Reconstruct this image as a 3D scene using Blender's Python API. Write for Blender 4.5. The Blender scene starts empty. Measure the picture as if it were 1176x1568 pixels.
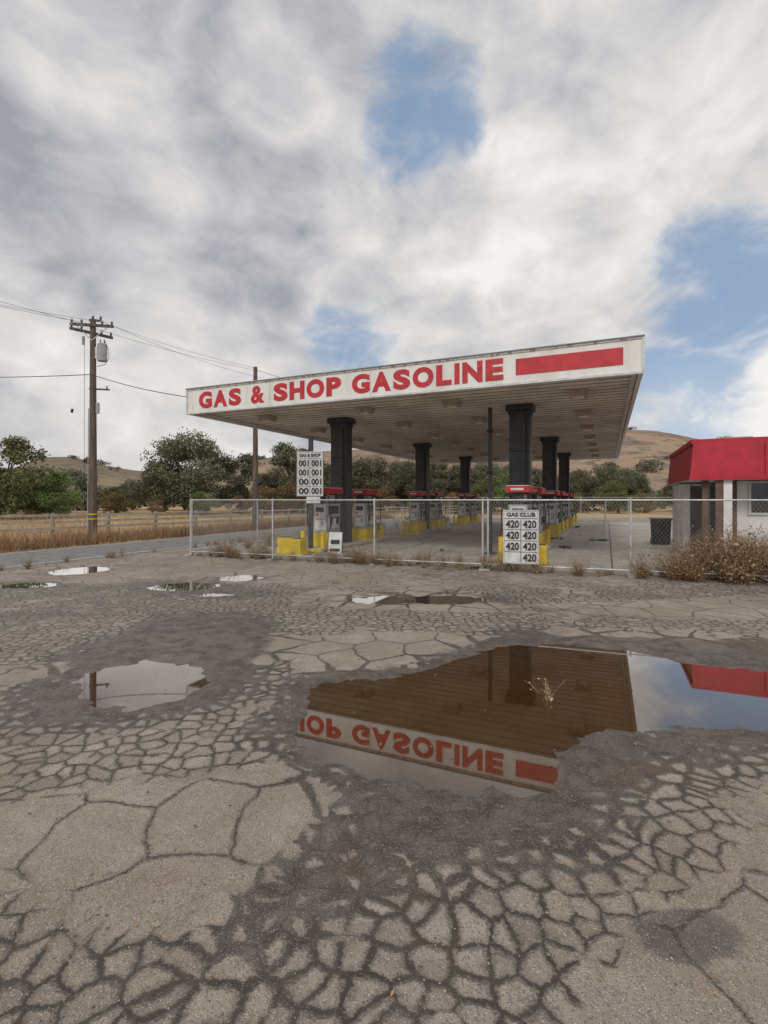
import bpy, math, random
import numpy as np
from mathutils import Vector, Matrix
random.seed(7); rng=np.random.default_rng(7)
scene=bpy.context.scene
scene.view_settings.view_transform='Standard'
try: scene.view_settings.look='None'
except: pass
scene.view_settings.exposure=0
COL=scene.collection
rad=math.radians

# ------------------------------------------------------------------ node helpers
class NT:
    def __init__(s,tree): s.t=tree; s.n=tree.nodes; s.l=tree.links
    def add(s,typ,**kw):
        nd=s.n.new(typ)
        for k,v in kw.items(): setattr(nd,k,v)
        return nd
    def put(s,sock,v):
        if hasattr(v,'is_linked') or isinstance(v,bpy.types.NodeSocket): s.l.new(v,sock)
        else: sock.default_value=v
    def m(s,op,a,b=0.0,c=None,clamp=False):
        nd=s.add('ShaderNodeMath',operation=op,use_clamp=clamp)
        s.put(nd.inputs[0],a); s.put(nd.inputs[1],b)
        if c is not None: s.put(nd.inputs[2],c)
        return nd.outputs[0]
    def vm(s,op,a,b=(0,0,0)):
        nd=s.add('ShaderNodeVectorMath',operation=op)
        s.put(nd.inputs[0],a)
        if op=='SCALE': s.put(nd.inputs['Scale'],b)
        else: s.put(nd.inputs[1],b)
        return nd.outputs['Value'] if op in('DOT_PRODUCT','LENGTH','DISTANCE') else nd.outputs[0]
    def noise(s,vec,scale,detail=4,rough=.55,dist=0.0,color=False):
        nd=s.add('ShaderNodeTexNoise')
        if vec is not None: s.l.new(vec,nd.inputs['Vector'])
        s.put(nd.inputs['Scale'],scale); nd.inputs['Detail'].default_value=detail
        nd.inputs['Roughness'].default_value=rough; nd.inputs['Distortion'].default_value=dist
        return nd.outputs['Color'] if color else nd.outputs['Fac']
    def vornode(s,vec,scale,feature='F1',randomness=1.0):
        nd=s.add('ShaderNodeTexVoronoi',feature=feature,voronoi_dimensions='2D')
        s.l.new(vec,nd.inputs['Vector']); nd.inputs['Scale'].default_value=scale; nd.inputs['Randomness'].default_value=randomness
        return nd
    def mr(s,v,a,b,c=0.0,d=1.0,smooth=True):
        nd=s.add('ShaderNodeMapRange'); nd.interpolation_type='SMOOTHSTEP' if smooth else 'LINEAR'
        s.put(nd.inputs['Value'],v); s.put(nd.inputs['From Min'],a); s.put(nd.inputs['From Max'],b)
        s.put(nd.inputs['To Min'],c); s.put(nd.inputs['To Max'],d)
        return nd.outputs[0]
    def mix(s,f,a,b,mode='MIX'):
        nd=s.add('ShaderNodeMix',data_type='RGBA',blend_type=mode)
        s.put(nd.inputs['Factor'],f)
        for sock,v in((nd.inputs[6],a),(nd.inputs[7],b)):
            if isinstance(v,tuple) and len(v)==3: v=v+(1,)
            s.put(sock,v)
        return nd.outputs[2]
    def attr(s,name):
        nd=s.add('ShaderNodeAttribute'); nd.attribute_name=name; return nd.outputs['Fac']

def newmat(name):
    m=bpy.data.materials.new(name); m.use_nodes=True
    t=NT(m.node_tree); b=m.node_tree.nodes['Principled BSDF']
    return m,t,b
def mat(name,c1,c2=None,scale=4,rough=.7,metal=0.0,bump=0.0,bscale=None,lo=.35,hi=.65,stretch=None,spec=.5):
    m,t,b=newmat(name)
    tc=t.add('ShaderNodeTexCoord').outputs['Object']
    if stretch: tc=t.vm('MULTIPLY',tc,stretch)
    if c2 is None: c2=tuple(x*.8 for x in c1)
    n=t.noise(tc,scale,4,.62)
    t.l.new(t.mix(t.mr(n,lo,hi),c2,c1),b.inputs['Base Color'])
    b.inputs['Roughness'].default_value=rough; b.inputs['Metallic'].default_value=metal
    b.inputs['Specular IOR Level'].default_value=spec
    if bump:
        bp=t.add('ShaderNodeBump'); bp.inputs['Strength'].default_value=bump; bp.inputs['Distance'].default_value=.01
        t.l.new(t.noise(tc,bscale or scale*6,2),bp.inputs['Height']); t.l.new(bp.outputs[0],b.inputs['Normal'])
    return m

# ------------------------------------------------------------------ mesh helpers
def np_mesh(name,V,F,mats=(),attrs=None,parent=None,smooth=False,midx=None):
    V=np.asarray(V,np.float32); F=np.asarray(F,np.int32); k=F.shape[1]
    me=bpy.data.meshes.new(name); me.vertices.add(len(V)); me.vertices.foreach_set('co',V.ravel())
    me.loops.add(F.size); me.loops.foreach_set('vertex_index',F.ravel())
    me.polygons.add(len(F)); me.polygons.foreach_set('loop_start',np.arange(len(F),dtype=np.int32)*k)
    try: me.polygons.foreach_set('loop_total',np.full(len(F),k,np.int32))
    except Exception: pass
    if midx is not None: me.polygons.foreach_set('material_index',np.asarray(midx,np.int32))
    if smooth: me.polygons.foreach_set('use_smooth',np.ones(len(F),bool))
    for a,v in (attrs or {}).items():
        at=me.attributes.new(a,'FLOAT','POINT'); at.data.foreach_set('value',np.asarray(v,np.float32).ravel())
    for m in mats: me.materials.append(m)
    me.update(); me.validate()
    o=bpy.data.objects.new(name,me); COL.objects.link(o)
    if parent: o.parent=parent
    return o
class MB:
    def __init__(s): s.v=[]; s.f=[]; s.mi=[]; s.mats=[]
    def _m(s,m):
        if m not in s.mats: s.mats.append(m)
        return s.mats.index(m)
    def poly(s,pts,m):
        i=len(s.v); s.v+= [tuple(p) for p in pts]; s.f.append(list(range(i,i+len(pts)))); s.mi.append(s._m(m))
    def box(s,c,d,m,M=None,top=None):
        i=len(s.v); k=s._m(m)
        for z in(-1,1):
            for x,y in((-1,-1),(1,-1),(1,1),(-1,1)):
                sc=top if(top and z>0) else (1,1)
                p=Vector((c[0]+x*d[0]/2*sc[0],c[1]+y*d[1]/2*sc[1],c[2]+z*d[2]/2))
                if M: p=M@p
                s.v.append(tuple(p))
        for f in((3,2,1,0),(4,5,6,7),(0,1,5,4),(1,2,6,5),(2,3,7,6),(3,0,4,7)):
            s.f.append([i+j for j in f]); s.mi.append(k)
    def cyl(s,p0,p1,r0,r1,m,n=10,cap=True):
        p0=Vector(p0);p1=Vector(p1);d=(p1-p0)
        if d.length<1e-6:return
        d.normalize(); a=d.orthogonal().normalized(); b=d.cross(a); i=len(s.v); k=s._m(m)
        for p,r in((p0,r0),(p1,r1)):
            for j in range(n):
                t=2*math.pi*j/n; s.v.append(tuple(p+(a*math.cos(t)+b*math.sin(t))*r))
        for j in range(n):
            j2=(j+1)%n; s.f.append([i+j,i+j2,i+n+j2,i+n+j]); s.mi.append(k)
        if cap:
            s.f.append([i+j for j in range(n)][::-1]); s.mi.append(k)
            s.f.append([i+n+j for j in range(n)]); s.mi.append(k)
    def tube(s,pts,r,m,n=6):
        for a,b in zip(pts[:-1],pts[1:]): s.cyl(a,b,r,r,m,n)
    def obj(s,name,parent=None,bevel=0,smooth=False):
        me=bpy.data.meshes.new(name); me.from_pydata(s.v,[],s.f)
        for m in s.mats: me.materials.append(m)
        me.polygons.foreach_set('material_index',s.mi); 
        if smooth: me.polygons.foreach_set('use_smooth',[True]*len(s.f))
        me.update()
        o=bpy.data.objects.new(name,me); COL.objects.link(o)
        if parent: o.parent=parent
        if bevel:
            b=o.modifiers.new('b','BEVEL'); b.width=bevel; b.segments=2; b.limit_method='ANGLE'
        return o
def empty(name,loc=(0,0,0),rz=0):
    o=bpy.data.objects.new(name,None); COL.objects.link(o); o.location=loc; o.rotation_euler=(0,0,rz); o.empty_display_size=.3
    return o
def text_mesh(name,body,x0,x1,z0,z1,y,m,parent,bold=.03,depth=.012):
    cu=bpy.data.curves.new(name,'FONT'); cu.body=body; cu.offset=bold; cu.extrude=.5; cu.resolution_u=6
    o=bpy.data.objects.new('tmp',cu); COL.objects.link(o); bpy.context.view_layer.update()
    me=bpy.data.meshes.new_from_object(o.evaluated_get(bpy.context.evaluated_depsgraph_get()))
    bpy.data.objects.remove(o); bpy.data.curves.remove(cu)
    n=len(me.vertices); co=np.empty(n*3,np.float32); me.vertices.foreach_get('co',co); co=co.reshape(-1,3)
    mn=co.min(0); mx=co.max(0); q=(co-mn)/(mx-mn)
    out=np.stack([x0+q[:,0]*(x1-x0), y-q[:,2]*depth, z0+q[:,1]*(z1-z0)],1)
    me.vertices.foreach_set('co',out.astype(np.float32).ravel()); me.materials.clear(); me.materials.append(m); me.name=name; me.update()
    o=bpy.data.objects.new(name,me); COL.objects.link(o); o.parent=parent
    return o
def word_letters(word,x0,x1,z0,z1,y,m,parent,bold):
    W={'I':.26,'L':.80,'E':.86,'P':.90,'H':.98,'N':1.0,'S':.94,'A':1.08,'G':1.06,'O':1.12,'&':1.0}
    gap=.14; tot=sum(W[c] for c in word)+gap*(len(word)-1); k=(x1-x0)/tot; x=x0
    for i,c in enumerate(word):
        text_mesh('letter_%s_%d'%(c.lower() if c!='&' else 'ampersand',i),c,x,x+W[c]*k,z0,z1,y,m,parent,bold if c!='&' else .034)
        x+=(W[c]+gap)*k

# ------------------------------------------------------------------ numpy noise / sdf
def vnoise(x,y,seed):
    def h(i,j):
        n=np.sin(i*127.1+j*311.7+seed*74.7)*43758.5453; return n-np.floor(n)
    i=np.floor(x);j=np.floor(y);fx=x-i;fy=y-j
    fx=fx*fx*(3-2*fx);fy=fy*fy*(3-2*fy)
    return (h(i,j)*(1-fx)+h(i+1,j)*fx)*(1-fy)+(h(i,j+1)*(1-fx)+h(i+1,j+1)*fx)*fy
def fbm(x,y,s,seed,o=4):
    r=0;a=.5
    for k in range(o):
        r=r+a*(vnoise(x*s,y*s,seed+k*3.1)-.5)*2; s*=2.03;a*=.5
    return r
def sdpoly(X,Y,P):
    d=np.full(X.shape,1e9); ins=np.zeros(X.shape,bool); n=len(P)
    for i in range(n):
        ax,ay=P[i]; bx,by=P[(i+1)%n]; ex,ey=bx-ax,by-ay
        wx,wy=X-ax,Y-ay; t=np.clip((wx*ex+wy*ey)/(ex*ex+ey*ey),0,1)
        d=np.minimum(d,(wx-ex*t)**2+(wy-ey*t)**2)
        c=((ay>Y)!=(by>Y))&(X<(bx-ax)*(Y-ay)/((by-ay) if by!=ay else 1e-9)+ax); ins^=c
    d=np.sqrt(d); return np.where(ins,-d,d)
def sdell(X,Y,c,r):
    return (np.sqrt(((X-c[0])/r[0])**2+((Y-c[1])/r[1])**2)-1)*min(r)
def sst(x,a,b):
    t=np.clip((x-a)/(b-a),0,1); return t*t*(3-2*t)

# ------------------------------------------------------------------ GROUND
def axis(lo,hi,step,far_lo,far_hi):
    c=list(np.arange(lo,hi+1e-6,step)); s=step; v=hi
    while v<far_hi: s*=1.25; v+=s; c.append(v)
    s=step; v=lo; pre=[]
    while v>far_lo: s*=1.25; v-=s; pre.append(v)
    return np.array(pre[::-1]+c)
xs=axis(-9.0,9.0,.022,-700,700); ys=axis(.9,13.0,.022,-60,900)
X,Y=np.meshgrid(xs,ys)
main=[(-.63,3.97),(-.50,4.4),(.07,4.56),(.59,4.93),(1.22,5.48),(1.91,5.6),(2.59,5.36),(2.96,4.93),(3.55,4.70),(4.6,4.8),(4.4,3.7),(2.71,3.55),(2.34,3.52),(1.81,3.52),(1.30,3.42),(1.09,3.2),(1.04,2.9),(.75,2.74),(.40,2.77),(-.11,2.93),(-.48,3.16),(-.6,3.47)]
leftp=[(-2.72,4.48),(-2.72,4.83),(-2.33,5.03),(-1.76,4.81),(-1.50,4.48),(-1.56,4.11),(-1.95,3.85),(-2.33,3.94),(-2.6,4.18)]
ells=[((-3.7,9.3),(.64,.44)),((-2.95,10.3),(.44,.38)),((.0,8.05),(.54,.33)),((.95,8.1),(.66,.33)),((-6.9,11.4),(.6,.65)),((-6.7,9.4),(.5,.3)),((-2.9,8.5),(.30,.12))]
W1=[(-.80,4.18),(-.69,3.38),(-.22,2.90),(-.16,2.59),(-.31,2.22),(-.42,2.0),(-.08,2.18),(.34,2.35),(.80,2.38),(1.19,2.77),(1.67,3.2),(2.51,3.29),(5,3.2),(6,5.2),(3.3,5.9),(1.70,6.1),(1.13,5.73),(.33,4.93),(-.58,4.56)]
W2=[(-3.2,5.1),(-3.0,5.9),(-2.9,6.9),(-1.9,7.0),(-1.15,5.7),(-1.23,5.03),(-1.25,4.14),(-1.88,3.75),(-2.52,3.75),(-2.9,4.1)]
slabs=[[(-1.98,2.59),(-1.28,2.83),(-.62,3.04),(-.31,2.7),(-.49,2.26),(-.65,1.94),(-1.1,1.94),(-1.6,2.1)],
 [(-1.1,5.73),(-.22,6.07),(1.37,5.95),(.69,5.24),(.01,4.74),(-.71,4.65)],
 [(4,2.83),(4,.9),(.5,.9),(.65,1.5),(1.0,1.8),(1.40,2.1),(1.80,2.44),(2.2,2.83)],
 [(2.2,7.6),(6,8.3),(9,6.4),(4.6,6.7),(3,7.0)],
 [(-1.3,8.3),(-.5,7.4),(2.0,7.2),(2.0,7.5),(-1,8.9)]]
n1=fbm(X,Y,.9,1); n2=fbm(X,Y,3.3,2); n3=fbm(X,Y,12,3,4); n0=fbm(X,Y,.45,21)
sdp=np.minimum(sdpoly(X,Y,main),sdpoly(X,Y,leftp))
for c,r in ells: sdp=np.minimum(sdp,sdell(X,Y,c,r))
sdpn=sdp+.095*n2+.085*n3
Z=np.clip(-.012+.06*sdpn,-.06,0)
dense=(X>-8.9)&(X<8.9)&(Y>.95)&(Y<12.9)
Z=np.where(dense,Z,0)
sw=np.minimum(sdpoly(X,Y,W1),sdpoly(X,Y,W2))
sw=np.minimum(sw,sdp-.06)+.14*n2+.14*n1
low=.22+.10*n1+.07*n2
low=low+.15*sst(-Y,-2.15,-1.6)*(1-sst(X,.2,1.0))
low+=.06*sst(Y,6,7)*(1-sst(Y,9,10))
alli=1-.95*sst(n1+.35*n2,.24,.36)*sst(Y,3.4,5)
for P in slabs:
    s=sdpoly(X,Y,P)+.14*n2
    k=1-sst(s,-.12,.10); alli=np.minimum(alli,1-k); low=low*(1-k)+(.14+.07*n2)*k
kf=sst(Y+1.3*n1,9.3,10.8); alli=np.minimum(alli,1-.75*kf*(n2<.25)); low=low*(1-kf)+(.10+.09*n2)*kf
q_=1-sst(sw,-.06,.55); low=low+1.15*q_**1.8
stain=1-sst(sdell(X,Y,(1.12,1.85),(.15,.09))+.09*n2+.05*n3,-.04,.05)
damp=np.maximum(stain*.9,(1-sst(sdell(X,Y,(4.3,8.4),(1.0,.4))+.1*n2,-.1,.05))*.5)
for c,r in (((-2.75,6.5),(.35,.15)),((-4.6,7.0),(.8,.25)),((3.1,1.5),(.5,.4))): damp=np.maximum(damp,(1-sst(sdell(X,Y,c,r)+.15*n2,-.1,.1))*.6)
damp=np.maximum(damp,1-sst(sw,-.20,.18))
damp=np.maximum(damp,.52*sst(n0+.3*n1,.02,.35)*sst(Y,4,7)*(1-sst(Y,12,20)))
damp=np.maximum(damp,.30*sst(.9*n1+.5*n2-.24*np.abs(X)-(Y-1.7)*.5,-.35,.1)*(Y<3))
pud=1-sst(sdpn,-.10,.05)
ny,nx=X.shape; idx=np.arange(nx*ny).reshape(ny,nx)
F=np.stack([idx[:-1,:-1],idx[:-1,1:],idx[1:,1:],idx[1:,:-1]],-1).reshape(-1,4)
V=np.stack([X,Y,Z],-1).reshape(-1,3)

m,t,b=newmat('cracked_asphalt')
P=t.add('ShaderNodeTexCoord').outputs['Object']
w1=t.vm('SCALE',t.vm('SUBTRACT',t.noise(P,2.6,1,.5,0,True),(.5,.5,.5)),.17)
w2=t.vm('SCALE',t.vm('SUBTRACT',t.noise(P,19,3,.7,0,True),(.5,.5,.5)),.044)
Pw=t.vm('ADD',t.vm('ADD',P,w1),w2)
ES=8.2
es=t.m('DIVIDE',t.vornode(Pw,ES,'DISTANCE_TO_EDGE',.88).outputs['Distance'],ES)
el=t.m('DIVIDE',t.vornode(Pw,1.9,'DISTANCE_TO_EDGE').outputs['Distance'],1.9)
A=t.attr('alli'); L=t.attr('low'); D=t.attr('damp'); PU=t.attr('pud')
wob=t.noise(P,3.6,3,.6)
inv=t.m('SUBTRACT',1.0,A)
# in places the small cells are sealed together into bigger plates
es2=t.m('ADD',es,t.m('ADD',t.m('MULTIPLY',inv,.12),t.m('MULTIPLY',t.mr(wob,.56,.66),.020)))
el2=t.m('ADD',el,t.m('MULTIPLY',t.m('SUBTRACT',A,.45,clamp=True),.06))
e=t.m('MINIMUM',es2,el2)
nf=t.noise(P,48,3,.7)
thr=t.m('ADD',t.m('MULTIPLY',L,t.m('MULTIPLY_ADD',wob,.055,.006)),t.m('MULTIPLY',t.m('SUBTRACT',nf,.5),.024))
diff=t.m('SUBTRACT',thr,e)
wet=t.mr(diff,-.003,.004)
soft=t.mr(diff,-.024,.003)
med=t.noise(P,5,4,.68)
dampN=t.mr(t.m('ADD',D,t.m('MULTIPLY',t.m('SUBTRACT',med,.5),1.3)),.30,.85)
wetall=t.m('MAXIMUM',wet,t.m('MULTIPLY',dampN,.82))
big=t.noise(P,.8,4,.62)
dry=t.mix(t.mr(big,.38,.62),(.35,.288,.233),(.43,.38,.33))
dry=t.mix(t.mr(med,.35,.7,0,.65),dry,(.265,.225,.185))
dry=t.mix(t.mr(t.noise(P,1.7,4,.7),.52,.70,0,.6),dry,(.275,.208,.15))
cv=t.vornode(Pw,ES,'F1',.88).outputs['Color']
sx=t.add('ShaderNodeSeparateColor'); t.l.new(cv,sx.inputs[0])
cellv=t.m('MULTIPLY_ADD',sx.outputs[0],.34,.77)
cc=t.add('ShaderNodeCombineXYZ'); [t.l.new(cellv,cc.inputs[i]) for i in range(3)]
dry=t.mix(A,dry,t.mix(1.0,dry,cc.outputs[0],'MULTIPLY'))
agn=t.vornode(P,125,'F1'); sa=t.add('ShaderNodeSeparateColor'); t.l.new(agn.outputs['Color'],sa.inputs[0]); agd=agn.outputs['Distance']
st=t.m('MULTIPLY',t.mr(sa.outputs[0],.72,.85),t.mr(agd,.55,.2))
dk=t.m('MULTIPLY',t.mr(sa.outputs[1],.62,.85),t.mr(agd,.65,.2))
grain=t.noise(P,230,1,.7)
dry=t.mix(t.m('MULTIPLY',st,.65),dry,(.72,.68,.62))
dry=t.mix(t.m('MULTIPLY',dk,.7),dry,(.10,.09,.08))
dry=t.mix(t.mr(grain,.3,.7,.0,.4),dry,(.14,.125,.11))
dry=t.mix(t.m('MULTIPLY',soft,.50),dry,(.17,.14,.115))
wetc=t.mix(t.mr(med,.35,.65),(.065,.056,.049),(.140,.122,.106))
wetc=t.mix(t.mr(nf,.45,.7,0,.5),wetc,(.05,.043,.037))
wetc=t.mix(t.m('MULTIPLY',st,.6),wetc,(.38,.34,.29))
wetc=t.mix(t.mr(big,.50,.66,0,.6),wetc,(.14,.092,.057))
wetc=t.mix(t.mr(e,.006,.001,0,.45),wetc,(.03,.025,.02))
wetc=t.mix(t.m('MULTIPLY',wet,t.mr(L,.9,.2,0,.5)),wetc,(.045,.037,.03))
col=t.mix(wetall,dry,wetc)
mud=t.mix(med,(.15,.080,.024),(.24,.14,.048))
col=t.mix(t.m('MULTIPLY',PU,.92),col,mud)
t.l.new(col,b.inputs['Base Color'])
rough=t.m('SUBTRACT',.92,t.m('MULTIPLY',wetall,t.mr(med,.3,.7,.38,.60)))
t.l.new(rough,b.inputs['Roughness'])
b.inputs['Specular IOR Level'].default_value=.4
hgt=t.m('ADD',t.m('MULTIPLY',t.mr(diff,-.014,.003,1,0),.010),t.m('ADD',t.m('MULTIPLY',grain,.004),t.m('MULTIPLY',st,.0025)))
bp=t.add('ShaderNodeBump'); bp.inputs['Strength'].default_value=.9; bp.inputs['Distance'].default_value=1.0
t.l.new(hgt,bp.inputs['Height']); t.l.new(bp.outputs[0],b.inputs['Normal'])
ground=np_mesh('ground',V,F,[m],{'low':low,'alli':alli,'damp':damp,'pud':pud},smooth=True)

# water
m,t,b=newmat('puddle_water'); t.n.remove(b)
out=[n for n in t.n if n.type=='OUTPUT_MATERIAL'][0]
fr=t.add('ShaderNodeFresnel'); fr.inputs['IOR'].default_value=1.36
gl=t.add('ShaderNodeBsdfGlossy'); gl.inputs['Roughness'].default_value=.02; gl.inputs['Color'].default_value=(1,.98,.95,1)
tr=t.add('ShaderNodeBsdfTransparent'); tr.inputs['Color'].default_value=(.90,.80,.64,1)
mx=t.add('ShaderNodeMixShader')
f2=t.m('MULTIPLY_ADD',fr.outputs[0],2.4,.0,clamp=True)
t.l.new(f2,mx.inputs[0]); t.l.new(tr.outputs[0],mx.inputs[1]); t.l.new(gl.outputs[0],mx.inputs[2]); t.l.new(mx.outputs[0],out.inputs[0])
np_mesh('puddle_water',[(-8.6,1,-.012),(8.6,1,-.012),(8.6,12.8,-.012),(-8.6,12.8,-.012)],[(0,1,2,3)],[m])

# ------------------------------------------------------------------ road, field
mroad=mat('road_asphalt',(.22,.215,.21),(.16,.158,.155),3,.85,bump=.3,bscale=80)
mline=mat('road_paint',(.6,.6,.58),(.3,.3,.29),12,.7)
RDX,RDY,R0x,R0y=.40,.9165,-9.2,10.5
def strip(a,b,off0,off1,z):
    d=Vector((b[0]-a[0],b[1]-a[1],0)).normalized(); n=Vector((-d.y,d.x,0))
    A_=Vector((a[0],a[1],z));B_=Vector((b[0],b[1],z))
    return [A_+n*off0,B_+n*off0,B_+n*off1,A_+n*off1]
RA=(R0x-RDX*25,R0y-RDY*25); RB2=(R0x+RDX*36,R0y+RDY*36)
rb=MB(); rb.poly(strip(RA,RB2,0,3.7,.004),mroad)
rb.poly(strip(RA,RB2,3.35,3.47,.008),mline); rb.poly(strip(RA,RB2,.25,.37,.008),mline)
rb.obj('road')
m,t,b=newmat('dry_grass_field')
P=t.add('ShaderNodeTexCoord').outputs['Object']
c=t.mix(t.mr(t.noise(P,.06,3,.6),.35,.65),(.40,.27,.15),(.52,.385,.225))
c=t.mix(t.mr(t.noise(t.vm('MULTIPLY',P,(1,.35,1)),.5,4,.7),.42,.7,0,.7),c,(.28,.18,.10))
c=t.mix(t.mr(t.noise(P,14,2,.7),.45,.75,0,.5),c,(.19,.13,.08))
t.l.new(c,b.inputs['Base Color']); b.inputs['Roughness'].default_value=1; b.inputs['Specular IOR Level'].default_value=.1
dv=Vector((RDX,RDY)); nv=Vector((-RDY,RDX)); off=3.72
fa=Vector(RA)+nv*off; fb=Vector((R0x,R0y))+nv*off+dv*34
np_mesh('field',[(-400,fa.y,.004),(fa.x,fa.y,.004),(fb.x,fb.y,.004),(500,fb.y+4,.004),(500,420,.004),(-400,420,.004)],[(0,1,2,3,4,5)],[m])

# ------------------------------------------------------------------ hills
def prof(pts,k):
    return np.interp(k,[p[0] for p in pts],[p[1] for p in pts])
PR=[(-3,.05),(-1.4,.06),(-.95,.065),(-.75,.055),(-.68,.080),(-.62,.081),(-.56,.066),(-.5,.056),(-.44,.052),(-.36,.055),(-.28,.068),(-.18,.09),(0,.098),(.2,.10),(.4,.120),(.48,.133),(.54,.131),(.62,.115),(.7,.105),(.85,.10),(1.1,.1),(1.6,.12),(3,.08)]
ang=np.linspace(-1.25,1.25,420); rr=np.concatenate([np.linspace(110,520,110),np.linspace(540,900,12)])
AA,RR=np.meshgrid(ang,rr); kk=np.tan(AA)
HX=RR*np.sin(AA); HY=RR*np.cos(AA)
ridge=prof(PR,kk)*HY/RR
hh=ridge*430+1.6
tt=sst(RR,110,430)
fall=1-sst(RR,450,900)*.8
gul=fbm(HX,HY,.012,11,5)
HZ=hh*(tt**1.15)*fall*(1+.10*gul*(1-np.clip(tt,0,.9)))+2.0*gul*sst(RR,130,200)*(1-sst(RR,330,420))-.4*(1-sst(RR,110,135))
HZ+= .6*fbm(HX,HY,.05,5,3)*sst(RR,200,300)
ny,nx=AA.shape; idx=np.arange(nx*ny).reshape(ny,nx)
F=np.stack([idx[:-1,:-1],idx[:-1,1:],idx[1:,1:],idx[1:,:-1]],-1).reshape(-1,4)
m,t,b=newmat('golden_hillside')
P=t.add('ShaderNodeTexCoord').outputs['Object']
sp=t.add('ShaderNodeSeparateXYZ'); t.l.new(P,sp.inputs[0])
c=t.mix(t.mr(t.noise(P,.012,4,.6),.4,.6),(.26,.165,.105),(.34,.235,.148))
c=t.mix(t.mr(sp.outputs[0],-60,-170,0,.55),c,(.13,.115,.075))
c=t.mix(t.mr(t.noise(t.vm('MULTIPLY',P,(1,1,3)),.04,5,.68),.50,.62,0,.8),c,(.15,.115,.075))
c=t.mix(t.mr(t.noise(P,.12,4,.7),.54,.62,0,.85),c,(.07,.08,.045))
c=t.mix(.10,c,(.45,.47,.52))  # pale blue-grey distance haze painted evenly into the hill colour
t.l.new(c,b.inputs['Base Color']); b.inputs['Roughness'].default_value=1; b.inputs['Specular IOR Level'].default_value=0
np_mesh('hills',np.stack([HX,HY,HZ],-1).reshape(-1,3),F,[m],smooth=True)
def hill_z(x,y):
    r=math.hypot(x,y); a=math.atan2(x,y); k=math.tan(a)
    T=min(max((r-110)/320,0),1); T=T*T*(3-2*T)
    return (float(prof(PR,k))*y/r*430+1.6)*T**1.15

# ------------------------------------------------------------------ trees
def leafmat(name,a,b_,c_):
    m,t,b=newmat(name)
    P=t.add('ShaderNodeTexCoord').outputs['Object']; g=t.add('ShaderNodeNewGeometry').outputs['Random Per Island']
    oi=t.add('ShaderNodeObjectInfo').outputs['Random']
    c=t.mix(g,a,b_); c=t.mix(t.mr(t.noise(P,.5,1),.4,.65,0,.7),c,c_)
    hs=t.add('ShaderNodeHueSaturation'); t.l.new(c,hs.inputs['Color'])
    t.l.new(t.m('MULTIPLY_ADD',oi,.05,.475),hs.inputs['Hue']); t.l.new(t.m('MULTIPLY_ADD',oi,.5,.75),hs.inputs['Value'])
    t.l.new(hs.outputs[0],b.inputs['Base Color']); b.inputs['Roughness'].default_value=.7
    b.inputs['Specular IOR Level'].default_value=.25
    return m
LOAK=leafmat('oak_foliage',(.085,.097,.055),(.17,.175,.105),(.125,.12,.072))
LGRN=leafmat('green_foliage',(.085,.125,.04),(.18,.22,.08),(.14,.155,.065))
LBRN=leafmat('autumn_foliage',(.17,.12,.055),(.28,.19,.08),(.13,.12,.055))
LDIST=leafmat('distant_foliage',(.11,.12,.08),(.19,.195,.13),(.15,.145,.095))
BARK=mat('bark',(.14,.115,.095),(.075,.06,.05),6,.95,stretch=(1,1,.2))
def tree_mesh(name,seed,h,w,leaf,nclump=26,per=330,ls=.15,base=.22):
    r=np.random.default_rng(seed); mb=MB(); random.seed(seed)
    tz=h*.30; top=Vector((r.normal(0,.15),r.normal(0,.15),tz))
    mid=Vector((r.normal(0,.1),r.normal(0,.1),tz*.5))
    R=h*.035
    mb.cyl((0,0,-.2),mid,R*1.35,R,BARK,8,False); mb.cyl(mid,top,R,R*.8,BARK,8,False)
    cs=[]
    for i in range(nclump):
        a=r.uniform(0,2*math.pi); zz=r.uniform(0,1); rad_=math.sqrt(r.uniform(.1,1))*math.sin(math.pi*min(max(.18+.74*zz,0),1))**.7
        c=Vector((math.cos(a)*rad_*w*.44,math.sin(a)*rad_*w*.44,h*(base+(.93-base)*zz)))
        cs.append((c,r.uniform(.08,.17)*w))
        if i%2==0:
            m1=top.lerp(c,.5)+Vector((r.normal(0,.2),r.normal(0,.2),r.uniform(-.3,.1)))
            mb.cyl(top,m1,R*.5,R*.28,BARK,5,False); mb.cyl(m1,c,R*.28,R*.06,BARK,5,False)
    nb=len(mb.f)
    V=[np.array(mb.v)]; cnt=len(mb.v); 
    Fq=[np.array([f[:4] for f in mb.f])]
    for c,s in cs:
        n=int(per*(.6+s/w*3)); d=r.normal(size=(n,3)); d/=np.linalg.norm(d,axis=1)[:,None]
        lump=1+.35*np.sin(d[:,0]*5+seed)*np.sin(d[:,1]*6+c.x)*np.cos(d[:,2]*4+c.y)
        p=np.array(c)+d*(s*lump*r.uniform(.3,1.2,n)**.65)[:,None]*np.array([1.1,1.1,.78])
        u=r.normal(size=(n,3)); u/=np.linalg.norm(u,axis=1)[:,None]
        q=np.cross(u,r.normal(size=(n,3))); q/=np.linalg.norm(q,axis=1)[:,None]
        sz=(ls*r.uniform(.5,1.3,n))[:,None]
        quad=np.stack([p-u*sz,p-q*sz*.45,p+u*sz,p+q*sz*.45],1).reshape(-1,3)
        V.append(quad); Fq.append(np.arange(n*4).reshape(-1,4)+cnt); cnt+=n*4
    Vv=np.concatenate(V); Ff=np.concatenate(Fq)
    mi=np.ones(len(Ff),int); mi[:nb]=0
    o=np_mesh(name,Vv,Ff,[BARK,leaf],midx=mi); me=o.data; bpy.data.objects.remove(o); return me
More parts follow.
